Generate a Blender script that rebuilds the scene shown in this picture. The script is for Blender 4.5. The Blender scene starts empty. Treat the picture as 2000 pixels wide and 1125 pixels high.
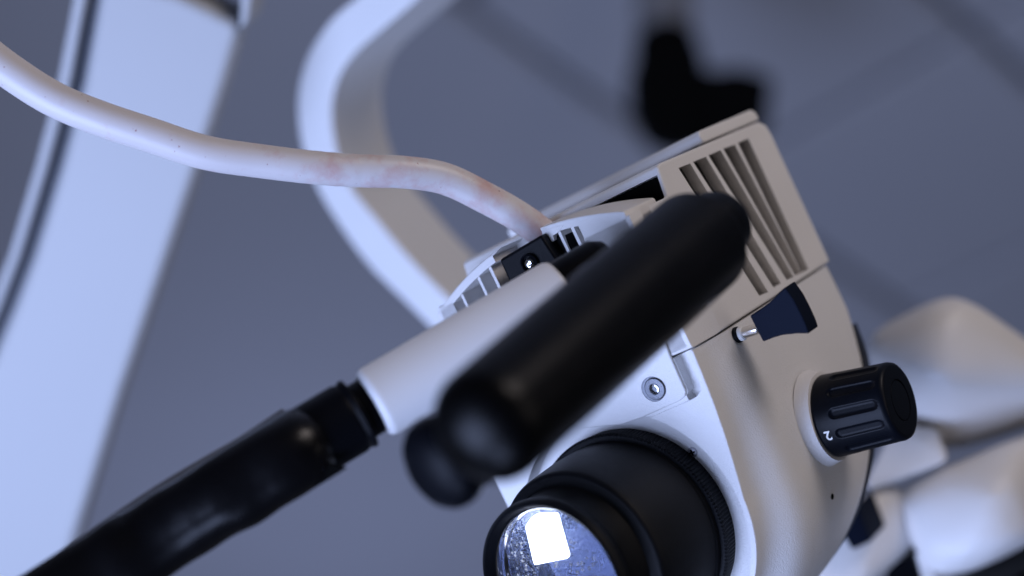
import bpy, bmesh, math, random
from mathutils import Vector, Matrix, noise

random.seed(4)
S = bpy.context.scene
COL = S.collection
R = math.radians

# ------------------------------------------------------------------ camera
PITCH = R(35)
CAM_Z = 1.0
cam_d = bpy.data.cameras.new('camera')
cam = bpy.data.objects.new('camera', cam_d)
COL.objects.link(cam)
CAMM = Matrix.Translation((0, 0, CAM_Z)) @ Matrix.Rotation(R(90) + PITCH, 4, 'X')
cam.matrix_world = CAMM
cam_d.sensor_width = 36
cam_d.lens = 60
cam_d.clip_start = .02
cam_d.clip_end = 60
cam_d.dof.use_dof = True
cam_d.dof.focus_distance = .622
cam_d.dof.aperture_fstop = 3.3
S.camera = cam

# ------------------------------------------------------------------ world and lamps
w = bpy.data.worlds.new('World')
S.world = w
w.use_nodes = True
bg = w.node_tree.nodes['Background']
bg.inputs[0].default_value = (.80, .84, 1.0, 1)
bg.inputs[1].default_value = .045

def area(name, pos, target, sx, sy, power, colour, spread=180):
    d = bpy.data.lights.new(name, 'AREA')
    d.shape = 'RECTANGLE'; d.size = sx; d.size_y = sy
    d.energy = power; d.color = colour; d.spread = R(spread)
    o = bpy.data.objects.new(name, d); COL.objects.link(o)
    p = CAMM @ Vector(pos); t = CAMM @ Vector(target)
    o.location = p
    o.rotation_euler = (t - p).to_track_quat('-Z', 'Y').to_euler()
    return o
area('window_light', (-.95, -.74, .18), (0, 0, -.62), 1.1, 1.0, 14.2, (.48, .60, 1.0), 110)
area('low_fill_light', (-.12, -1.0, -.05), (.05, 0, -.66), .5, .4, 4.6, (.48, .60, 1.0))  # unseen fill added from below to brighten undersides and the knob collar
area('room_light', (.62, 1.06, -.20), (.08, 0, -.65), .5, .5, 5.6, (1.0, .89, .87))
area('right_fill_light', (1.5, .45, .1), (0, 0, -.7), 1.0, .8, 2.6, (1.0, .90, .88))  # unseen weak warm fill added from the right to lift the side faces
area('far_window', (-.6, -2.1, -3.4), (0, -.1, -4.6), 1.2, 1.0, 13.5, (.50, .60, 1.0))

S.view_settings.view_transform = 'Standard'
S.view_settings.look = 'None'
S.view_settings.exposure = 0
S.view_settings.gamma = 1
S.view_settings.use_curve_mapping = False

# ------------------------------------------------------------------ materials
def mat(name, col, rough=.45, metal=0, bump=0, bscale=800, var=0, vscale=30, spec=.5, coat=0):
    m = bpy.data.materials.new(name); m.use_nodes = True
    nt = m.node_tree; b = nt.nodes['Principled BSDF']
    b.inputs['Base Color'].default_value = (*col, 1)
    b.inputs['Roughness'].default_value = rough
    b.inputs['Metallic'].default_value = metal
    b.inputs['Specular IOR Level'].default_value = spec
    b.inputs['Coat Weight'].default_value = coat
    tc = nt.nodes.new('ShaderNodeTexCoord')
    if bump:
        n = nt.nodes.new('ShaderNodeTexNoise'); n.inputs['Scale'].default_value = bscale
        n.inputs['Detail'].default_value = 2
        bp = nt.nodes.new('ShaderNodeBump'); bp.inputs['Strength'].default_value = bump
        bp.inputs['Distance'].default_value = .0004
        nt.links.new(tc.outputs['Object'], n.inputs['Vector'])
        nt.links.new(n.outputs['Fac'], bp.inputs['Height'])
        nt.links.new(bp.outputs['Normal'], b.inputs['Normal'])
    if var:
        n = nt.nodes.new('ShaderNodeTexNoise'); n.inputs['Scale'].default_value = vscale
        n.inputs['Detail'].default_value = 6
        cr = nt.nodes.new('ShaderNodeValToRGB')
        cr.color_ramp.elements[0].position = .3; cr.color_ramp.elements[1].position = .7
        cr.color_ramp.elements[0].color = (*[c * (1 - var) for c in col], 1)
        cr.color_ramp.elements[1].color = (*[min(1, c * (1 + var)) for c in col], 1)
        nt.links.new(tc.outputs['Object'], n.inputs['Vector'])
        nt.links.new(n.outputs['Fac'], cr.inputs['Fac'])
        nt.links.new(cr.outputs['Color'], b.inputs['Base Color'])
        ra = nt.nodes.new('ShaderNodeMapRange')
        ra.inputs['To Min'].default_value = max(0, rough - .08); ra.inputs['To Max'].default_value = rough + .08
        nt.links.new(n.outputs['Fac'], ra.inputs['Value'])
        nt.links.new(ra.outputs['Result'], b.inputs['Roughness'])
    return m

M = {}
M['white'] = mat('white_plastic', (.76, .74, .72), .42, 0, .35, 1500, .025, 25)
M['white_front'] = mat('white_grained_paint', (.76, .75, .74), .36, 0, .6, 1800, .02, 30)
M['tube'] = mat('white_satin_tube', (.84, .84, .85), .38, 0, .08, 900, .02, 20)
M['yoke'] = mat('yoke_paint', (.70, .70, .70), .42, 0, .1, 500, .03, 12)
M['arm'] = mat('arm_paint', (.44, .45, .46), .4, 0, .1, 400, .03, 6)
M['black'] = mat('black_satin', (.0025, .003, .005), .42, 0, .25, 1500, .1, 40, .10)
M['black_gloss'] = mat('black_gloss', (.002, .003, .006), .38, 0, .05, 900, .1, 40, .13)
M['rubber'] = mat('black_rubber', (.0010, .0010, .0014), .34, 0, .3, 1200, .15, 60, .15)
M['navy'] = mat('navy_black_plastic', (.004, .007, .017), .6, 0, .2, 1500, 0, 1, .06)
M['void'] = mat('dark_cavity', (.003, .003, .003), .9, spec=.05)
M['sheath'] = mat('shrink_sheath', (.003, .003, .004), .28, 0, 1.0, 60, .2, 30, .22)
M['sheath'].node_tree.nodes['Bump'].inputs['Distance'].default_value = .0007
M['barrel'] = mat('anodised_black', (.002, .0025, .004), .46, 0, .35, 2600, .08, 60, .16)
M['chrome'] = mat('chrome', (.78, .77, .76), .12, 1, .05, 900)
M['steel'] = mat('brushed_steel', (.13, .135, .15), .42, 1, .3, 2500)
M['zinc'] = mat('zinc_screw', (.42, .42, .46), .5, .6)
M['brass'] = mat('brass', (.7, .52, .28), .2, 1)
M['ink'] = mat('white_ink', (.8, .8, .78), .5)
M['gasket'] = mat('dark_gasket', (.010, .016, .035), .5)
M['ceiling'] = mat('ceiling_paint', (.52, .53, .57), .9, 0, .1, 60, .03, 1.3)
M['joint'] = mat('ceiling_joint', (.16, .165, .19), .9)
M['pale_pole'] = mat('pale_grey_pole', (.26, .26, .27), .5, 0, 0, 1, .1, 8)
M['vent_shade'] = mat('vent_shade_dark', (.035, .034, .032), .6)  # dark colour that puts shade into the vent slots
M['pole'] = mat('grey_pole', (.10, .10, .11), .5, 0, 0, 1, .1, 8)

def cable_mat():
    m = bpy.data.materials.new('stained_white_cable'); m.use_nodes = True
    nt = m.node_tree; b = nt.nodes['Principled BSDF']; L = nt.links.new
    b.inputs['Roughness'].default_value = .4
    tc = nt.nodes.new('ShaderNodeTexCoord')
    n1 = nt.nodes.new('ShaderNodeTexNoise'); n1.inputs['Scale'].default_value = 75; n1.inputs['Detail'].default_value = 7; n1.inputs['Roughness'].default_value = .62
    L(tc.outputs['Object'], n1.inputs['Vector'])
    # the rubbed red stain is strongest towards the plug end (object x grows to the plug)
    sep = nt.nodes.new('ShaderNodeSeparateXYZ'); L(tc.outputs['Object'], sep.inputs[0])
    mr = nt.nodes.new('ShaderNodeMapRange'); mr.inputs['From Min'].default_value = -.10; mr.inputs['From Max'].default_value = .0
    mr.inputs['To Min'].default_value = -.17; mr.inputs['To Max'].default_value = .07
    L(sep.outputs['X'], mr.inputs['Value'])
    ad = nt.nodes.new('ShaderNodeMath'); ad.operation = 'ADD'; L(n1.outputs['Fac'], ad.inputs[0]); L(mr.outputs['Result'], ad.inputs[1])
    cr = nt.nodes.new('ShaderNodeValToRGB'); e = cr.color_ramp.elements
    e[0].position = .48; e[0].color = (.70, .66, .66, 1)
    e[1].position = .72; e[1].color = (.62, .42, .40, 1)
    L(ad.outputs[0], cr.inputs['Fac'])
    n2 = nt.nodes.new('ShaderNodeTexNoise'); n2.inputs['Scale'].default_value = 420; n2.inputs['Detail'].default_value = 3
    L(tc.outputs['Object'], n2.inputs['Vector'])
    c2 = nt.nodes.new('ShaderNodeValToRGB'); c2.color_ramp.elements[0].position = .71; c2.color_ramp.elements[1].position = .77
    L(n2.outputs['Fac'], c2.inputs['Fac'])
    mx = nt.nodes.new('ShaderNodeMix'); mx.data_type = 'RGBA'
    L(c2.outputs['Color'], mx.inputs['Factor']); L(cr.outputs['Color'], mx.inputs['A'])
    mx.inputs['B'].default_value = (.36, .17, .16, 1)
    L(mx.outputs['Result'], b.inputs['Base Color'])
    bp = nt.nodes.new('ShaderNodeBump'); bp.inputs['Strength'].default_value = .3; bp.inputs['Distance'].default_value = .0006
    L(n1.outputs['Fac'], bp.inputs['Height']); L(bp.outputs['Normal'], b.inputs['Normal'])
    return m
M['cable'] = cable_mat()

def emit(name, col, s):
    m = bpy.data.materials.new(name); m.use_nodes = True
    b = m.node_tree.nodes['Principled BSDF']
    b.inputs['Base Color'].default_value = (.8, .8, .8, 1)
    b.inputs['Emission Color'].default_value = (*col, 1); b.inputs['Emission Strength'].default_value = s
    return m
M['lamp'] = emit('lit_prism', (.80, .86, 1.0), 5)

def glass_mat():
    m = bpy.data.materials.new('dusty_lens_glass'); m.use_nodes = True
    nt = m.node_tree; L = nt.links.new
    b = nt.nodes['Principled BSDF']; out = nt.nodes['Material Output']
    nt.nodes.remove(b)
    tr = nt.nodes.new('ShaderNodeBsdfTransparent'); tr.inputs[0].default_value = (.93, .95, 1, 1)
    gl = nt.nodes.new('ShaderNodeBsdfGlossy'); gl.inputs['Roughness'].default_value = .04; gl.inputs[0].default_value = (.30, .34, .55, 1)
    fr = nt.nodes.new('ShaderNodeFresnel'); fr.inputs[0].default_value = 1.5
    m1 = nt.nodes.new('ShaderNodeMixShader'); L(fr.outputs[0], m1.inputs[0]); L(tr.outputs[0], m1.inputs[1]); L(gl.outputs[0], m1.inputs[2])
    du = nt.nodes.new('ShaderNodeBsdfTranslucent'); du.inputs[0].default_value = (.9, .93, 1, 1)
    tc = nt.nodes.new('ShaderNodeTexCoord')
    v = nt.nodes.new('ShaderNodeTexVoronoi'); v.inputs['Scale'].default_value = 480; v.feature = 'F1'
    L(tc.outputs['Object'], v.inputs['Vector'])
    c = nt.nodes.new('ShaderNodeValToRGB'); c.color_ramp.elements[0].position = .0; c.color_ramp.elements[0].color = (1, 1, 1, 1)
    c.color_ramp.elements[1].position = .34; c.color_ramp.elements[1].color = (0, 0, 0, 1)
    L(v.outputs['Distance'], c.inputs['Fac'])
    n = nt.nodes.new('ShaderNodeTexNoise'); n.inputs['Scale'].default_value = 90; n.inputs['Detail'].default_value = 6
    L(tc.outputs['Object'], n.inputs['Vector'])
    c2 = nt.nodes.new('ShaderNodeValToRGB'); c2.color_ramp.elements[0].position = .44; c2.color_ramp.elements[1].position = .64
    L(n.outputs['Fac'], c2.inputs['Fac'])
    mu = nt.nodes.new('ShaderNodeMath'); mu.operation = 'MULTIPLY'; L(c.outputs['Color'], mu.inputs[0]); L(c2.outputs['Color'], mu.inputs[1])
    hz = nt.nodes.new('ShaderNodeMath'); hz.operation = 'MULTIPLY_ADD'; L(c2.outputs['Color'], hz.inputs[0]); hz.inputs[1].default_value = .05; L(mu.outputs[0], hz.inputs[2])
    cl = nt.nodes.new('ShaderNodeClamp'); L(hz.outputs[0], cl.inputs[0])
    m2 = nt.nodes.new('ShaderNodeMixShader'); L(cl.outputs[0], m2.inputs[0]); L(m1.outputs[0], m2.inputs[1]); L(du.outputs[0], m2.inputs[2])
    L(m2.outputs[0], out.inputs['Surface'])
    return m
M['glass'] = glass_mat()
M['reflector'] = mat('faceted_reflector', (.20, .24, .36), .15, 1, 1.0, 1000)
M['reflector'].node_tree.nodes['Bump'].inputs['Distance'].default_value = .004

# ------------------------------------------------------------------ frames and helpers
F = 60 / 36 * 2000
def ray(px, py):
    return Vector(((px - 1000) / F, -(py - 562.5) / F, -1.0))
def cd(px, py, d):                      # camera space point at depth d
    return ray(px, py) * d
rr = math.atan2(.43, .9); aa = R(35)
u_ = Vector((math.cos(rr), math.sin(rr), 0)); v_ = Vector((math.sin(rr), -math.cos(rr), 0)); n_ = Vector((0, 0, 1))
X_ = math.cos(aa) * u_ + math.sin(aa) * n_
Y_ = math.sin(aa) * u_ - math.cos(aa) * n_
Z_ = -v_
ORG = cd(1345, 668, .60)
MIC = Matrix.Translation(ORG) @ Matrix((X_, Y_, Z_)).transposed().to_4x4()      # camera space
MICI = MIC.inverted()
def on(axis, val, px, py):              # microscope-frame point where the sight line meets a plane of the microscope
    o = MICI @ Vector((0, 0, 0)); d = (MICI @ ray(px, py)) - o
    t = (val - o[axis]) / d[axis]
    return o + d * t
def lc(px, py, d):                      # microscope-frame point at a depth
    return MICI @ cd(px, py, d)

def empty(name, mtx, label=None, cat=None, group=None):
    o = bpy.data.objects.new(name, None); COL.objects.link(o)
    o.matrix_world = mtx; o.empty_display_size = .02
    if label: o['label'] = label
    if cat: o['category'] = cat
    if group: o['group'] = group
    return o
def link(name, bm, m, parent=None, smooth=35, label=None):
    bmesh.ops.recalc_face_normals(bm, faces=bm.faces)
    me = bpy.data.meshes.new(name); bm.to_mesh(me); bm.free()
    for x in (m if isinstance(m, (list, tuple)) else [m]): me.materials.append(x)
    for p in me.polygons: p.use_smooth = True
    me.set_sharp_from_angle(angle=R(smooth))
    o = bpy.data.objects.new(name, me); COL.objects.link(o)
    wn = o.modifiers.new('normals', 'WEIGHTED_NORMAL'); wn.keep_sharp = True
    if parent: o.parent = parent
    if label: o['label'] = label
    return o

def prism(pts, vec, bevel=0, seg=3, bm=None, sel=None):
    bm2 = bmesh.new()
    a = [bm2.verts.new(p) for p in pts]; b = [bm2.verts.new(Vector(p) + Vector(vec)) for p in pts]
    n = len(a)
    bm2.faces.new(a); bm2.faces.new(b[::-1])
    for i in range(n): bm2.faces.new((a[i], b[i], b[(i + 1) % n], a[(i + 1) % n]))
    bmesh.ops.recalc_face_normals(bm2, faces=bm2.faces)
    if bevel:
        es = [e for e in bm2.edges if e.calc_face_angle(0) > R(28) and (sel is None or sel(e))]
        bmesh.ops.bevel(bm2, geom=es, offset=bevel, segments=seg, profile=.5, affect='EDGES', clamp_overlap=True)
    return merge(bm, bm2)
def hull(pts, bevel=0, seg=4, bm=None):
    bm2 = bmesh.new()
    for p in pts: bm2.verts.new(p)
    r = bmesh.ops.convex_hull(bm2, input=bm2.verts)
    bmesh.ops.delete(bm2, geom=[x for x in r['geom_interior'] if isinstance(x, bmesh.types.BMVert)], context='VERTS')
    bmesh.ops.dissolve_limit(bm2, angle_limit=R(4), verts=bm2.verts, edges=bm2.edges)
    if bevel:
        es = [e for e in bm2.edges if e.calc_face_angle(0) > R(8)]
        bmesh.ops.bevel(bm2, geom=es, offset=bevel, segments=seg, profile=.5, affect='EDGES', clamp_overlap=True)
    return merge(bm, bm2)
def soft(bm, cuts=9, it=10):             # round a hull like a moulded cover
    bmesh.ops.triangulate(bm, faces=bm.faces)
    for k in range(4):
        bmesh.ops.subdivide_edges(bm, edges=[e for e in bm.edges if e.calc_length() > .006], cuts=1, use_grid_fill=True)
        bmesh.ops.triangulate(bm, faces=[f for f in bm.faces if len(f.verts) > 4])
    for k in range(it): bmesh.ops.smooth_vert(bm, verts=bm.verts, factor=.5, use_axis_x=True, use_axis_y=True, use_axis_z=True)
    ctr = sum((v.co for v in bm.verts), Vector()) / len(bm.verts)
    for v in bm.verts: v.co = ctr + (v.co - ctr) * 1.075
    return bm
def merge(bm, bm2):
    if bm is None: return bm2
    me = bpy.data.meshes.new('tmp'); bm2.to_mesh(me); bm2.free()
    bm.from_mesh(me); bpy.data.meshes.remove(me)
    return bm
def frame_of(axis):
    a = Vector(axis).normalized()
    t = Vector((0, 0, 1)) if abs(a.z) < .9 else Vector((1, 0, 0))
    x = a.cross(t).normalized(); y = a.cross(x).normalized()
    return a, x, y
def lathe(prof, org, axis, n=96, bm=None, mod=None, caps=True):
    a, x, y = frame_of(axis); org = Vector(org)
    bm2 = bmesh.new(); rings = []
    for r, h in prof:
        ring = []
        for i in range(n):
            th = 2 * math.pi * i / n
            q = r + (mod(th, r, h) if mod else 0)
            ring.append(bm2.verts.new(org + a * h + (x * math.cos(th) + y * math.sin(th)) * q))
        rings.append(ring)
    for p, q in zip(rings, rings[1:]):
        for i in range(n): bm2.faces.new((p[i], p[(i + 1) % n], q[(i + 1) % n], q[i]))
    if caps:
        bm2.faces.new(rings[0][::-1]); bm2.faces.new(rings[-1])
    return merge(bm, bm2)
def spline(pts, k=10):
    out = []; P = [Vector(p) for p in pts]
    P = [P[0] * 2 - P[1]] + P + [P[-1] * 2 - P[-2]]
    for i in range(1, len(P) - 2):
        p0, p1, p2, p3 = P[i - 1:i + 3]
        for j in range(k):
            t = j / k
            out.append(.5 * ((2 * p1) + (p2 - p0) * t + (2 * p0 - 5 * p1 + 4 * p2 - p3) * t * t + (3 * p1 - p0 - 3 * p2 + p3) * t ** 3))
    out.append(P[-2]); return out
def sweep(path, rad, n=32, bm=None, caps=True):
    bm2 = bmesh.new(); rings = []; N = len(path)
    a = (path[1] - path[0]).normalized(); _, x, y = frame_of(a)
    for i, p in enumerate(path):
        t = (path[min(i + 1, N - 1)] - path[max(i - 1, 0)]).normalized()
        x = (x - t * x.dot(t)).normalized(); y = t.cross(x)
        ring = []
        for k in range(n):
            th = 2 * math.pi * k / n
            r = rad(i / (N - 1), th) if callable(rad) else rad
            ring.append(bm2.verts.new(p + (x * math.cos(th) + y * math.sin(th)) * r))
        rings.append(ring)
    for p, q in zip(rings, rings[1:]):
        for i in range(n): bm2.faces.new((p[i], p[(i + 1) % n], q[(i + 1) % n], q[i]))
    if caps: bm2.faces.new(rings[0][::-1]); bm2.faces.new(rings[-1])
    return merge(bm, bm2)
def cut(o, bm, ang=30):                          # subtract a solid from an object's mesh
    bmesh.ops.recalc_face_normals(bm, faces=bm.faces)
    me = bpy.data.meshes.new('cutter'); bm.to_mesh(me); bm.free()
    c = bpy.data.objects.new('cutter', me); COL.objects.link(c)
    c.matrix_world = o.matrix_world.copy() if not o.parent else o.parent.matrix_world.copy()
    o.modifiers.clear()
    md = o.modifiers.new('cut', 'BOOLEAN'); md.object = c; md.operation = 'DIFFERENCE'; md.solver = 'EXACT'
    bpy.context.view_layer.update()
    dg = bpy.context.evaluated_depsgraph_get()
    nm = bpy.data.meshes.new_from_object(o.evaluated_get(dg))
    old = o.data; o.modifiers.clear(); nm.name = old.name; o.data = nm
    for p in nm.polygons: p.use_smooth = True
    nm.set_sharp_from_angle(angle=R(ang))
    wn = o.modifiers.new('normals', 'WEIGHTED_NORMAL'); wn.keep_sharp = True
    bpy.data.objects.remove(c); bpy.data.meshes.remove(me)
def box(c0, c1, bevel=0, bm=None):
    (x0, y0, z0), (x1, y1, z1) = c0, c1
    return prism([(x0, y0, z0), (x1, y0, z0), (x1, y1, z0), (x0, y1, z0)], (0, 0, z1 - z0), bevel, 2, bm)
mm = .001

# ------------------------------------------------------------------ ceiling (structure)
CH = 2.0                                  # height of the ceiling above the lens
ce = bpy.data.objects.new('ceiling', None)
bm = bmesh.new()
def cpt(s, t, z):                         # tile axes run at 45 degrees to the view
    return Vector(((s + t) / 2 ** .5, (s - t) / 2 ** .5, CAM_Z + CH + z))
def panel(s0, s1, t0, t1):
    ch = .012; v = []
    for dz, k in ((0, ch), (ch, 0), (.03, 0)):
        v.append([bm.verts.new(cpt(s, t, dz)) for s, t in ((s0 + k, t0 + k), (s1 - k, t0 + k), (s1 - k, t1 - k), (s0 + k, t1 - k))])
    bm.faces.new(v[0])
    for a, b in zip(v, v[1:]):
        for i in range(4): bm.faces.new((a[i], a[(i + 1) % 4], b[(i + 1) % 4], b[i]))
G = .009
tl = [-1.507, -.94, -.37, .2, .8, 1.4, 2.0, 3.0, 4.5]; sl = [-3.0, -1.2, -.4, .2, .8, 1.39, 2.04, 2.65, 3.25, 3.85, 4.45, 6.5]
panel(-3, 6.5, -8, tl[0] - G)
for i in range(len(tl) - 1):
    for j in range(len(sl) - 1): panel(sl[j] + G, sl[j + 1] - G, tl[i] + G, tl[i + 1] - G)
nf = len(bm.faces)
bm.faces.new([bm.verts.new(cpt(s, t, .026)) for s, t in ((-3, -8), (6.5, -8), (6.5, 4.5), (-3, 4.5))])
bm.faces.ensure_lookup_table(); bm.faces[nf].material_index = 1
o = link('ceiling', bm, [M['ceiling'], M['joint']], None, 20)
o['kind'] = 'structure'; o['label'] = 'blurred grey ceiling of square panels with darker joints'; o['category'] = 'ceiling'

# ------------------------------------------------------------------ black fitting under the ceiling
CF = CAMM
fit_c = cd(1330, 190, 2.25)
t = empty('ceiling_fitting', CAMM @ Matrix.Translation(fit_c), 'blurred black fitting hanging from a grey pole below the ceiling panels', 'ceiling fitting')
def fl(px, py, d): return cd(px, py, d) - fit_c
upv = (CAMM.inverted().to_3x3() @ Vector((0, 0, 1)))
k0 = fl(1300, 75, 2.27); link('pole', lathe([(.038, 0), (.038, .55)], k0, upv, 32), M['pale_pole'], t)
link('collar', lathe([(.030, -.05), (.042, -.03), (.042, -.01), (.036, .0)], k0, upv, 40), M['void'], t)
link('head', prism([fl(1250, 95, 2.2), fl(1275, 68, 2.2), fl(1350, 64, 2.2), fl(1374, 90, 2.2), fl(1384, 200, 2.2), fl(1375, 285, 2.2), fl(1320, 292, 2.2), fl(1270, 270, 2.2), fl(1242, 210, 2.2), fl(1238, 140, 2.2)], (0, 0, -.13), .012), M['void'], t)
link('motor_box', prism([fl(1350, 122, 2.2), fl(1400, 138, 2.2), fl(1440, 128, 2.2), fl(1512, 148, 2.2), fl(1500, 262, 2.2), fl(1370, 290, 2.22)], (0, 0, -.09), .01), M['void'], t)

# ------------------------------------------------------------------ support arm, left
arm_c = cd(250, 560, .87)
arm = empty('support_arm', CAMM @ Matrix.Translation(arm_c), 'wide pale suspension arm running down the left side behind the white cable', 'support arm')
AX = (cd(150, 980, .93) - cd(470, 60, .84)).normalized()           # along the arm
AN = Vector((-.05, -.22, 1)); AN = (AN - AX * AN.dot(AX)).normalized()
def ap(px, py, lift=0):                  # point of the arm's broad face
    p0 = cd(250, 560, .87) + AN * lift
    d = ray(px, py); return d * (p0.dot(AN) / d.dot(AN)) - arm_c
face = [(197, -45), (345, -14), (468, 45), (466, 70), (440, 160), (385, 330), (318, 530), (240, 760), (172, 980), (125, 1130), (95, 1230), (-190, 1230), (-120, 1010), (-30, 730), (24, 600), (62, 500), (114, 330), (159, 165)]
link('cover', prism([ap(*p) for p in face], AN * -.020, .005, 4), M['arm'], arm)
strip = [(150, -45), (175, -45), (138, 155), (92, 325), (38, 500), (0, 600), (-55, 730), (-70, 730), (-24, 600), (16, 500), (68, 325), (112, 155)]
link('trim_strip', prism([ap(px, py, -.004) for px, py in strip], AN * -.05, .002, 2), M['arm'], arm)
groove = [(165, -45), (206, -45), (166, 160), (122, 325), (70, 500), (32, 600), (-30, 730), (-65, 730), (-12, 600), (28, 500), (82, 325), (128, 155)]
link('groove', prism([ap(px, py, -.012) for px, py in groove], AN * -.03), M['gasket'], arm)
under = [(178, -45), (448, -60), (440, 45), (412, 165), (357, 335), (290, 535), (212, 765), (144, 985), (97, 1135), (67, 1235), (-120, 1235), (0, 800), (140, 330)]
link('lower_shell', prism([ap(px, py, -.018) for px, py in under], AN * -.045, .006, 4), M['pole'], arm)
flange = [(468, 46), (472, -60), (496, -60), (490, 5), (484, 40), (470, 62)]
link('end_flange', prism([ap(px, py, .001) for px, py in flange], AN * -.03, .002, 2), M['arm'], arm)
ends = [(300, -70), (474, -70), (474, 62), (345, 8)]
link('end_recess', prism([ap(px, py, -.014) for px, py in ends], AN * -.003), M['pole'], arm)

# ------------------------------------------------------------------ curved yoke
yoke_y = .175
yo = lc(640, 300, .80); yk = empty('yoke_arm', CAMM @ MIC @ Matrix.Translation(yo), 'white curved bracket bowing behind the white cable to the microscope', 'bracket')
outer = [(760, -70), (700, -10), (645, 38), (604, 100), (584, 160), (580, 225), (592, 300), (622, 375), (668, 450), (722, 522), (790, 590), (850, 650), (920, 715)]
inner = [(972, 664), (904, 604), (860, 567), (797, 502), (734, 427), (684, 364), (656, 290), (647, 215), (660, 153), (694, 103), (752, 52), (818, -4), (886, -64)]
yp = [on(1, yoke_y, *p) - yo for p in outer]; yq = [on(1, yoke_y, *p) - yo for p in inner]
pts = spline(yp, 5) + spline(yq, 5)
link('curved_bar', prism(pts, (0, .046, 0), .0016, 3), M['yoke'], yk, 30)

# ================================================================== the microscope
mic = empty('operating_microscope', CAMM @ MIC, 'white operating microscope head with vent slots, black objective lens and black knobs', 'microscope')
LX, LZ = -.0563, -.0573                     # objective axis
# ---- lower body: lofted from the front plate back to the rear
def yE(z):
    T = [(-.0, .1238), (-.003, .1235), (-.023, .1223), (-.043, .115), (-.063, .104), (-.077, .093), (-.095, .078), (-.12, .058)]
    z = min(0, max(-.12, z))
    for (a, ya), (b, yb) in zip(T, T[1:]):
        if b <= z <= a: return ya + (yb - ya) * (a - z) / (a - b)
    return T[-1][1]
def outline(Rd, xr, xl, zt=-.0032):
    P = []; a0 = R(-2); a1 = R(-178)
    e0 = Vector((LX + Rd * math.cos(a0), LZ + Rd * math.sin(a0))); e1 = Vector((LX + Rd * math.cos(a1), LZ + Rd * math.sin(a1)))
    s0 = Vector((xr, zt)); s1 = Vector((xl, zt))
    for i in range(20): P.append(s0.lerp(e0, i / 20) + Vector((math.sin(math.pi * i / 20) * .0012, 0)))
    for i in range(64):
        a = a0 + (a1 - a0) * i / 63; P.append(Vector((LX + Rd * math.cos(a), LZ + Rd * math.sin(a))))
    for i in range(1, 21): P.append(e1.lerp(s1, i / 20))
    return P
secs = [(0, .0482, -.0008), (.0003, .0488, -.0002), (.0010, .0491, 0), (.004, .0490, 0), (.007, .0494, .0004), (.010, .0508, .0012), (.013, .0530, .0022),
        (.016, .0552, .003), (.0195, .0570, .0036), (.024, .0582, .0039), (.03, .0588, .004)]
bm = bmesh.new(); rings = []
for y, Rd, xr in secs:
    rings.append([bm.verts.new((p.x, y, p.y)) for p in outline(Rd, xr, -.1050 - xr)])
for f in (.3, .6, .85, .95, .985, 1.0):
    k = 0 if f < .9 else {.95: .0004, .985: .0014, 1.0: .0035}[f]
    rings.append([bm.verts.new((p.x, .03 + (yE(p.y) - .03) * f, p.y)) for p in outline(.0590 - k, .004 - k, -.1166 + k)])
for p, q in zip(rings, rings[1:]):
    for i in range(len(p) - 1): bm.faces.new((p[i], p[i + 1], q[i + 1], q[i]))
    bm.faces.new((p[-1], p[0], q[0], q[-1]))
bm.faces.new(rings[0]); bm.faces.new(rings[-1][::-1])
body = link('body', bm, M['white_front'], mic, 50)
# recess round the objective, clamp groove and pin hole
cut(body, lathe([(.0474, -.01), (.0469, .0004), (.0462, .0070)], (LX, 0, LZ), (0, 1, 0), 128))
gp = [(1322, 650), (1336, 668), (1368, 752), (1369, 764), (1360, 775), (1346, 783), (1340, 772), (1345, 765), (1312, 690), (1300, 640)]
cut(body, prism([on(1, 0, *p) + Vector((0, -.004, 0)) for p in gp], (0, .0085, 0), .0006, 2))
cut(body, prism([on(1, 0, *p) + Vector((0, -.001, 0)) for p in [(1250, 820), (1344, 781), (1346, 783), (1252, 823.2)]], (0, .0016, 0)))
bpy.context.view_layer.update()
o0 = MICI @ Vector((0, 0, 0)); d0 = ((MICI @ ray(1625, 970)) - o0).normalized()
hit, ph, pn, _ = body.ray_cast(o0, d0)
if hit: link('pin_hole', lathe([(.0011, -.001), (.0011, .0003), (.0008, .0003)], ph, pn, 28), M['void'], mic)
# ---- upper housing
prof = [(0, -.0024), (0, .0495), (.0245, .0495), (.0272, .0608), (.030, .0618), (.1205, .0618), (.1252, .0595), (.1262, .055), (.1242, -.0024)]
bm = prism([Vector((.004, y, z)) for y, z in prof], (-.098, 0, 0), .0009, 3)
up = link('lamp_housing', bm, M['white'], mic)
slots = [[(1320, 330), (1343, 321), (1490, 567), (1494, 576), (1479, 580)],
         [(1349, 319), (1373, 309), (1520, 553), (1521, 558), (1507, 566)],
         [(1378, 305), (1402, 295), (1545, 541), (1548, 548), (1534, 553)],
         [(1408, 292), (1431, 284), (1560, 533), (1562, 540), (1550, 545)],
         [(1437, 281), (1457, 272), (1574, 527), (1575, 529), (1562, 536)]]
slots = [[(1320, 330), (1343, 321), (1496, 573), (1479, 581)],
         [(1349, 318), (1374, 308), (1521, 556), (1507, 565)],
         [(1379, 305), (1403, 295), (1546, 543), (1533, 550)],
         [(1408, 292), (1431, 284), (1561, 535), (1549, 541)],
         [(1437, 281), (1457, 272), (1575, 528), (1562, 536)]]
cb = None
for s in slots:
    cb = prism([on(0, .004, *p) + Vector((.003, 0, 0)) for p in s], (-.020, .014, 0), 0, 1, cb)
cut(up, cb)
cut(up, box((-.085, .006, .040), (.0026, .036, .0582)))
cut(up, box((-.0863, -.002, .0012), (-.0207, .0194, .052)))
cut(up, prism([Vector(q) for q in ((0, -.001, -.02), (.008, -.001, -.02), (.008, .018, -.02), (.00405, .018, -.02))], (0, 0, .1)), 9)
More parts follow.
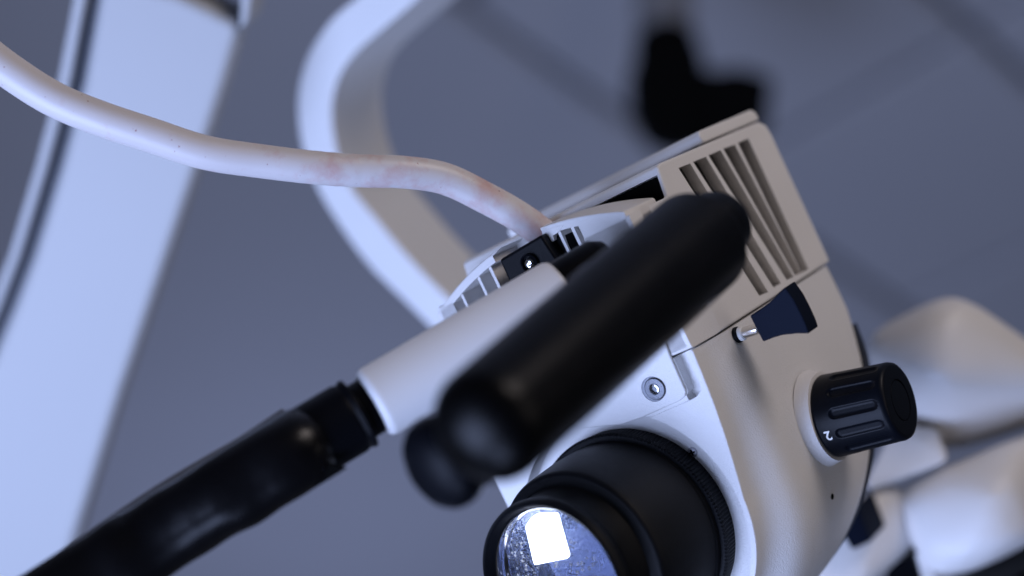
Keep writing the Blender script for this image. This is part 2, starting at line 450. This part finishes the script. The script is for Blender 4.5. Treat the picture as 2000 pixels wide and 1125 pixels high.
link('vent_shadow_liner', box((-.080, .0300, .0446), (.0020, .0355, .0578)), M['void'], mic).name = 'recess_shade_liner'  # black box added so the recess looks deep in shade
# dark component seen through the vent
link('inner_block', box((-.014, .093, .030), (-.0105, .106, .048), .001), M['void'], mic)
link('vent_shade_box', box((-.0125, .034, -.0005), (-.0030, .1165, .0572)), M['vent_shade'], mic)  # dark box added inside so the slots look shaded
# lid
lid = [(.0685, .0655), (.0700, .0674), (.120, .0676), (.1225, .0660), (.1228, .0625), (.0705, .0625), (.0688, .0632)]
link('lid', prism([Vector((.0036, y, z)) for y, z in lid], (-.100, 0, 0), .0008, 3), M['white'], mic)
# ---- arched front grille
def zarch(c): return .0597 - .0043 * (((c + .045) / .001) ** 2) * .001 * (1.0 if c > -.045 else 1.12)
def arch(x0, x1, drop, zb, n=40):
    xs = [x0 + (x1 - x0) * i / n for i in range(n + 1)]
    return [Vector((x, 0, zarch(x) - drop)) for x in xs] + [Vector((x1, 0, zb)), Vector((x0, 0, zb))]
bm = prism(arch(-.0955, -.0008, 0, -.0022), (0, .0242, 0), .0008, 2)
gr = link('front_grille', bm, M['white'], mic)
cut(gr, prism([p + Vector((0, -.001, 0)) for p in arch(-.0865, -.0205, .0034, .001)], (0, .0205, 0)))
# opening in the rim where the plug stands, with a hooked lip each side
cut(gr, prism([on(1, 0, *p) + Vector((0, -.002, 0)) for p in [(962, 500), (984, 545), (1003, 580), (1085, 540), (1066, 480), (1058, 452), (1040, 420)]], (0, .019, 0)))
link('grille_shade_back', box((-.0860, .0180, .0015), (-.0210, .0192, .0520)), M['void'], mic)  # black sheet added in place of the shade behind the fins
bm = None
for px, py, wd in ((912, 600, .0011), (936, 548, .0012), (961, 534, .0012), (1091, 453, .0012), (1114, 438, .0013), (1147, 431, .0012)):
    x = on(1, 0, px, py).x
    bm = box((x - wd, .0012, .0015), (x, .0195, zarch(x - wd) - .0030), 0, bm)
for hk in ([(1054, 466), (1070, 447), (1100, 440), (1092, 452), (1080, 460), (1082, 470), (1062, 482)],):
    bm = prism([on(1, -.0002, *p) for p in hk], (0, .018, 0), 0, 1, bm)
link('grille_fins', bm, M['white'], mic)
# ---- plug of the light cable
pl = link('connector', prism([on(1, -.004, *p) for p in [(974, 508), (1056, 459), (1112, 545), (1012, 590)]], (0, .021, 0), .0012, 3), M['black'], mic)
link('latch_bar', prism([on(1, .002, *p) for p in [(1062, 470), (1098, 455), (1140, 530), (1100, 550)]], (0, .010, 0), .0008, 2), M['black'], pl)
sc = on(1, -.0045, 1035, 514)
link('socket_ring', lathe([(.0036, -.001), (.0036, .0008), (.0029, .0012), (.0026, -.001)], sc, (0, -1, 0), 40), M['black_gloss'], pl)
link('socket_pin', lathe([(.0021, -.001), (.0021, .0006), (.0014, .0014), (.0004, .0016)], sc, (0, -1, 0), 32), M['chrome'], pl)

# ---- bracket plate with socket screw
bp = [(1180, 690), (1296, 655), (1306, 690), (1339, 764), (1338, 774), (1328, 783), (1252, 817), (1212, 830), (1130, 838), (1100, 800)]
link('bracket_plate', prism([on(1, -.0012, *p) for p in bp], (0, .0016, 0), .0006, 3), M['white_front'], mic)
sc = on(1, -.0012, 1280, 759)
s1 = link('cap_screw', lathe([(.0042, -.001), (.0042, .0003), (.0038, .0007), (.0021, .0008), (.0018, .0002), (.0018, -.0006)], sc, (0, -1, 0), 48), M['steel'], mic)
link('hex_socket', lathe([(.0019, -.0004), (.0019, .0010), (.0015, .0011), (.0012, -.0002)], sc, (0, -1, 0), 6), M['chrome'], s1)
link('washer', lathe([(.0047, -.001), (.0047, .0001), (.0042, .0002)], sc + Vector((-.0009, 0, .0001)), (0, -1, 0), 48), M['steel'], s1)

# ---- objective
OA = Vector((-.072, -1, .047)).normalized(); OO = Vector((LX - .0007, 0, LZ)); KO = 1.22
def od(prof): return [(r, h * KO) for r, h in prof]
ob = lathe(od([(.0367, -.0060), (.0372, .0016), (.0367, .0020), (.0366, .0030), (.0365, .0060), (.0364, .0140), (.0354, .0240), (.0350, .0270), (.0345, .0281), (.0335, .0287), (.0312, .0290), (.0302, .0296), (.0300, .0310), (.0296, .0340),
            (.0295, .0370), (.0297, .0386), (.0304, .0394), (.0307, .0412), (.0302, .0428), (.0293, .0436), (.0284, .0430), (.0277, .0412), (.0273, .0408), (.0267, .0390), (.0263, .0340), (.0250, .0250), (.0244, .024)]),
           OO, OA, 160)
ob = link('objective', ob, M['barrel'], mic, 40)
def kn(th, r, h): return .00032 * math.cos(th * 170) if 0 <= h <= .0022 else 0
link('knurled_ring', lathe([(.0360, -.0069), (.0384, -.0068), (.0384, .0001), (.0389, .0003), (.0389, .0021), (.0384, .0024), (.0368, .0026)], OO, (0, -1, 0), 1020, None, kn), M['black'], ob, 20)
link('retaining_ring', lathe(od([(.0269, .0398), (.0266, .0402), (.0262, .0398), (.0259, .0386), (.0257, .037)]), OO, OA, 128, caps=False), M['chrome'], ob)
link('reflector', lathe(od([(.0002, .0262), (.008, .0262), (.016, .0268), (.0235, .0290), (.0261, .0350)]), OO, OA, 96, caps=False), M['reflector'], ob)
lp = [on(1, -.0355, *p) for p in [(1018, 1006), (1084, 1004), (1109, 1092), (1041, 1106)]]
link('lamp_prism', prism(lp, (0, .003, 0), .0012, 3), M['lamp'], ob)
link('lens_glass', lathe(od([(.0262, .0372), (.0250, .0379), (.018, .0388), (.011, .0394), (.004, .0397), (.0003, .0398)]), OO, OA, 96, caps=False), M['glass'], ob)
# small cross-head screw on the recess floor
sc = on(1, .0070, 1353, 883)
s2 = link('cross_screw', lathe([(.0019, -.001), (.0019, .0002), (.0015, .0005), (.0002, .0006)], sc, (0, -1, 0), 36), M['zinc'], mic)
link('cross_slot', prism([Vector((sc.x + a * .0012, sc.y - .0008, sc.z + b * .0012)) for a, b in ((-.25, 1), (.25, 1), (.25, .25), (1, .25), (1, -.25), (.25, -.25), (.25, -1), (-.25, -1), (-.25, -.25), (-1, -.25), (-1, .25), (-.25, .25))], (0, .0004, 0)), M['void'], s2)

# ---- filter lever
pb = on(0, .004, 1438, 655); PA = Vector((1, 0, -.08)).normalized()
lv = link('filter_lever', prism([on(1, pb.y - .0046, *p) for p in
     [(1464, 617), (1482, 606), (1502, 591), (1519, 574), (1533, 561), (1550, 585), (1564, 612), (1574, 634), (1580, 652), (1556, 652), (1528, 655), (1510, 660), (1490, 668)]], (0, .0092, 0), .0006, 3), M['navy'], mic)
link('pin', lathe([(.0021, -.001), (.0021, .0092), (.0026, .0097), (.0040, .0118), (.0040, .0128)], pb, PA, 40), M['chrome'], lv)
link('o_ring', lathe([(.0022, -.0005), (.0030, 0), (.0030, .0012), (.0022, .0017)], pb, PA, 40), M['black_gloss'], lv)
link('bush', lathe([(.0020, .0015), (.0026, .0017), (.0026, .0030), (.0021, .0034)], pb, PA, 40), M['ink'], lv)

# ---- zoom knob
kb = on(0, .0085, 1624, 812)
KA = Vector((1, 0, -.12)).normalized()
KL = .0285; KR = .0158
def flute(th, r, h):
    if r < KR * .9: return 0
    k = (th / (2 * math.pi) * 12) % 1 - .5; wv = abs(k) * 2 * math.pi * KR / 12
    hw = .0021
    l0, l1 = .0085, .0235
    dh = max(0, l0 - h, h - l1)
    d = (wv ** 2 + dh ** 2) ** .5
    return -.0008 * max(0, 1 - (d / hw) ** 4)
hs = [i * KL / 70 for i in range(71)]
pf = [(KR - .0008, -.0005), (KR - .0002, 0), (KR, .0006)] + [(KR - .00004 * h / mm, h) for h in hs[2:66]] + [(KR - .0015, KL - .0007), (KR - .0024, KL - .0001), (KR - .003, KL), (.0080, KL), (.0078, KL - .0005), (.0075, KL - .0005), (.0073, KL - .0001), (.003, KL)]
zk = link('zoom_knob', lathe(pf, kb, KA, 420, None, flute), M['black_gloss'], mic, 40)
link('collar', lathe([(.0188, -.0055), (.0179, -.0035), (.0173, -.0012), (.0170, -.0004), (.012, -.0003)], kb, KA, 96), M['white'], zk)
# the digit 2 printed on the knob skirt, upside down
cu = bpy.data.curves.new('digit', 'FONT'); cu.body = '2'; cu.size = .0052; cu.align_x = 'CENTER'; cu.align_y = 'CENTER'; cu.resolution_u = 6; cu.offset = .00012
to = bpy.data.objects.new('digit', cu); COL.objects.link(to); bpy.context.view_layer.update()
tm = bpy.data.meshes.new_from_object(to.evaluated_get(bpy.context.evaluated_depsgraph_get()))
bpy.data.objects.remove(to); bpy.data.curves.remove(cu)
a_, kx, ky = frame_of(KA)
tp = on(1, kb.y - KR * .93, 1606, 851) - kb
hc = .0036; th0 = math.atan2(tp.dot(ky), tp.dot(kx))
dv = (kx * -math.sin(th0) + ky * math.cos(th0)); sg = 1 if dv.z < 0 else -1       # text up runs down the knob
for vv in tm.vertices:
    h = hc - vv.co.x; th = th0 + sg * vv.co.y / KR; q = KR + .00006
    vv.co = kb + KA * h + (kx * math.cos(th) + ky * math.sin(th)) * q
tm.materials.append(M['ink']); tm.name = 'printed_digit'
to = bpy.data.objects.new('printed_digit', tm); COL.objects.link(to); to.parent = zk
to['label'] = 'white printed digit 2 on the knob skirt'

# ---- rear gasket
bm = bmesh.new(); rg = []
for dy, k in ((.0006, .0002), (.0012, .0009), (.0045, .0009), (.0054, .0)):
    rg.append([bm.verts.new((p.x, yE(p.y) + dy, p.y)) for p in outline(.0573 + k, .0018 + k, -.1150, -.030)])
for p, q in zip(rg, rg[1:]):
    for i in range(len(p)): bm.faces.new((p[i], p[(i + 1) % len(p)], q[(i + 1) % len(p)], q[i]))
bm.faces.new(rg[0][::-1]); bm.faces.new(rg[-1])
link('rear_gasket', bm, M['gasket'], mic)

# ================================================================== binocular head, right
bo = lc(1850, 860, .79)
bi = empty('binocular_head', CAMM @ MIC @ Matrix.Translation(bo), 'blurred white faceted binocular head with black eyepiece at the right edge', 'binocular head')
def bl(px, py, d): return lc(px, py, d) - bo
link('upper_block', soft(hull([bl(1698, 655, .80), bl(1845, 582, .775), bl(1890, 588, .79), bl(2120, 760, .85), bl(1700, 712, .80), bl(1842, 745, .762), bl(2120, 760, .80), bl(1755, 800, .80), bl(1800, 862, .83), bl(1850, 880, .825), bl(2120, 790, .87),
     bl(1720, 690, .9), bl(1850, 600, .9), bl(1850, 860, .9), bl(2100, 780, .95)]), 9, 24), M['white'], bi, 60)
link('hinge_plate', hull([bl(1690, 945, .785), bl(1745, 830, .79), bl(1828, 838, .79), bl(1850, 888, .785), bl(1845, 905, .785), bl(1700, 958, .785), bl(1700, 945, .82), bl(1830, 840, .83), bl(1850, 895, .83)], .0016, 3), M['white'], bi)
link('lower_block', soft(hull([bl(1756, 962, .79), bl(1850, 915, .785), bl(1975, 862, .785), bl(2130, 800, .84), bl(1768, 1010, .785), bl(1795, 1075, .78), bl(1840, 1118, .775), bl(1900, 1112, .765), bl(1975, 1085, .762), bl(2010, 1062, .765), bl(2140, 960, .84),
     bl(1965, 960, .758), bl(1760, 965, .88), bl(1850, 1110, .88), bl(2130, 960, .93), bl(2120, 810, .92)]), 9, 24), M['white'], bi, 60)
link('base_block', soft(hull([bl(1500, 1190, .78), bl(1560, 1105, .78), bl(1690, 945, .78), bl(1765, 955, .79), bl(1792, 1075, .79), bl(1690, 1132, .775), bl(1600, 1200, .775), bl(1560, 1100, .86), bl(1760, 950, .88), bl(1790, 1080, .88), bl(1600, 1200, .86)]), 9, 24), M['white'], bi, 60)
link('latch', prism([bl(1674, 985, .765), bl(1702, 1058, .765), bl(1664, 1076, .765), bl(1636, 1030, .765)], (0, .02, 0), .0012, 2), M['navy'], bi)
link('eyepiece', lathe([(.020, 0), (.031, .001), (.031, .012), (.028, .015), (.028, .05)], bl(1960, 1085, .80), Z_ * 0 + Vector((.1, .1, -1)), 64), M['rubber'], bi)
link('lock_lever', prism([bl(1735, 1105, .79), bl(1782, 1085, .79), bl(1802, 1150, .79), bl(1715, 1165, .79)], (0, .02, 0), .001, 2), M['black'], bi)
link('bracket_foot', prism([bl(1786, 1082, .785), bl(1806, 1078, .785), bl(1838, 1150, .785), bl(1806, 1150, .785)], (0, .015, 0), .001, 2), M['white'], bi)

# ================================================================== handle: white bar and black grip
ho = lc(1110, 620, .53)
hd = empty('steering_handle', CAMM @ MIC @ Matrix.Translation(ho), 'fat blurred black grip with a white round bar behind it, in front of the microscope', 'handle')
def hl(px, py, d): return lc(px, py, d) - ho
b0 = hl(724, 793, .568); b1 = hl(1148, 543, .588); BA = (b1 - b0).normalized()
BR = .0125
link('bar', lathe([(BR - .0045, .0), (BR - .002, .0004), (BR - .0007, .0014), (BR, .0032), (BR, .06), (BR, (b1 - b0).length - .012), (BR - .0006, (b1 - b0).length - .0105), (BR - .002, (b1 - b0).length - .010)], b0, BA, 96), M['tube'], hd)
link('bar_plug', lathe([(.0105, -.020), (.0112, -.006), (.0112, .008), (.009, .012)], b1 - BA * .002, BA, 64), M['rubber'], hd)
g0 = hl(926, 856, .455); g1 = hl(1370, 468, .562); GA = (g1 - g0).normalized(); GL = (g1 - g0).length
gp = [(.0001, -.004)] + [(.0168 * math.sin(R(a)), .0085 - .0125 * math.cos(R(a))) for a in (8, 16, 24, 34, 44, 54, 64, 74, 84)] + [(.0169, .012), (.0172, GL * .3), (.0175, GL * .6), (.0177, GL - .004), (.0175, GL - .0028), (.0170, GL - .0023), (.0080, GL - .0022), (.0080, GL + .003)]
link('grip', lathe(gp, g0, GA, 96), M['rubber'], hd)
link('end_cap', lathe([(.0078, GL - .001), (.0090, GL + .0012), (.0108, GL + .0020), (.0118, GL + .0035), (.0118, GL + .0135), (.0108, GL + .0158), (.0080, GL + .0170), (.004, GL + .0174)], g0, GA, 72), M['rubber'], hd)
j0 = hl(1158, 560, .585); j1 = hl(1195, 590, .52)
link('mount_boss', lathe([(.0085, -.004), (.0092, -.001), (.0094, .004), (.0094, (j1 - j0).length)], j0, j1 - j0, 64), M['rubber'], hd)
l0 = hl(890, 888, .512); LA = (hl(790, 925, .50) - hl(920, 845, .515)).normalized()
link('locking_knob', lathe([(.006, -.022), (.0120, -.020), (.0128, -.018), (.0128, -.004), (.0116, -.003), (.0116, .000), (.0138, .001), (.0146, .003), (.0146, .0060), (.0140, .0082), (.0122, .0106), (.0092, .0124), (.005, .0134), (.0005, .0137)], l0, LA, 80), M['black'], hd)

# ================================================================== black sheathed hose plugged into the bar
so = lc(560, 880, .56)
hs_ = empty('black_hose', CAMM @ MIC @ Matrix.Translation(so), 'black sheathed hose plugged into the end of the white bar at lower left', 'hose')
Z_L = Vector((0, 0, 1))
def sl_(px, py, d): return lc(px, py, d) - so
e0 = b0 + ho - so + BA * .0046
link('knurled_nut', lathe([(.0085, -.001), (.0098, .0), (.0098, .0092), (.0092, .0100), (.0092, .012)], e0 - BA * .0036, -BA, 144, None, lambda th, r, h: (.00022 * math.cos(th * 72) if .001 < h < .0085 else 0)), M['black'], hs_)
link('collar', lathe([(.0100, .0085), (.0124, .0090), (.0126, .0100), (.0118, .0115), (.0124, .013), (.0124, .0300), (.0112, .0330), (.0098, .033)], e0, -BA, 96), M['black'], hs_)
c0 = e0 - BA * .0310 - Z_L * .0004
path = spline([c0, sl_(562, 893, .556), sl_(450, 962, .554), sl_(330, 1035, .556), sl_(215, 1108, .552), sl_(80, 1190, .548), sl_(-60, 1275, .545)], 28)
def srad(t, th):
    env = min(1, max(0, (t - .12) / .15))
    return .0135 - .0005 * min(1, t / .3) + .00036 * env * math.sin(t * 44 + .9 * math.sin(th + 1)) * (.55 + .45 * math.sin(t * 13 + 2 + th)) + .00025 * math.sin(t * 17 + th * 2) * env
link('sheath', sweep(path, srad, 64), M['sheath'] if 'sheath' in M else M['black_gloss'], hs_)
# split, pointed flap of the sheath and the thin wire lying along its upper side
link('sheath_flap', prism([sl_(545, 985, .552), sl_(600, 890, .550), sl_(640, 903, .551), sl_(676, 915, .553), sl_(640, 938, .552)], (0, .0012, 0), .0003, 2), M['void'], hs_)
link('wire', sweep(spline([sl_(555, 806, .572), sl_(470, 862, .574), sl_(400, 902, .572), sl_(300, 962, .57), (sl_(170, 1050, .57)), sl_(60, 1130, .57), sl_(-20, 1190, .57)], 10), .0016, 16), M['pole'], hs_)

# ================================================================== white stained cable
co = lc(1068, 462, .645)
cb_ = empty('light_cable', CAMM @ MIC @ Matrix.Translation(co), 'thick white cable with pinkish stains looping from upper left into the microscope', 'cable')
cp = [(-130, 10, .618), (-60, 75, .615), (0, 126, .613), (100, 190, .612), (200, 233, .612), (300, 266, .613), (400, 297, .615), (500, 314, .618), (600, 326, .62), (700, 333, .624), (790, 337, .628), (872, 350, .633), (950, 387, .638), (1020, 428, .643), (1085, 474, .649)]
path = spline([lc(*p) - co for p in cp], 12)
def crad(t, th):
    return .0064 * (1.03 - .12 * t) + .00007 * math.sin(t * 260) * max(0, 1 - abs(t - .62) / .12) + .00012 * math.sin(t * 31 + th)
link('sheath', sweep(path, crad, 40), M['cable'], cb_)
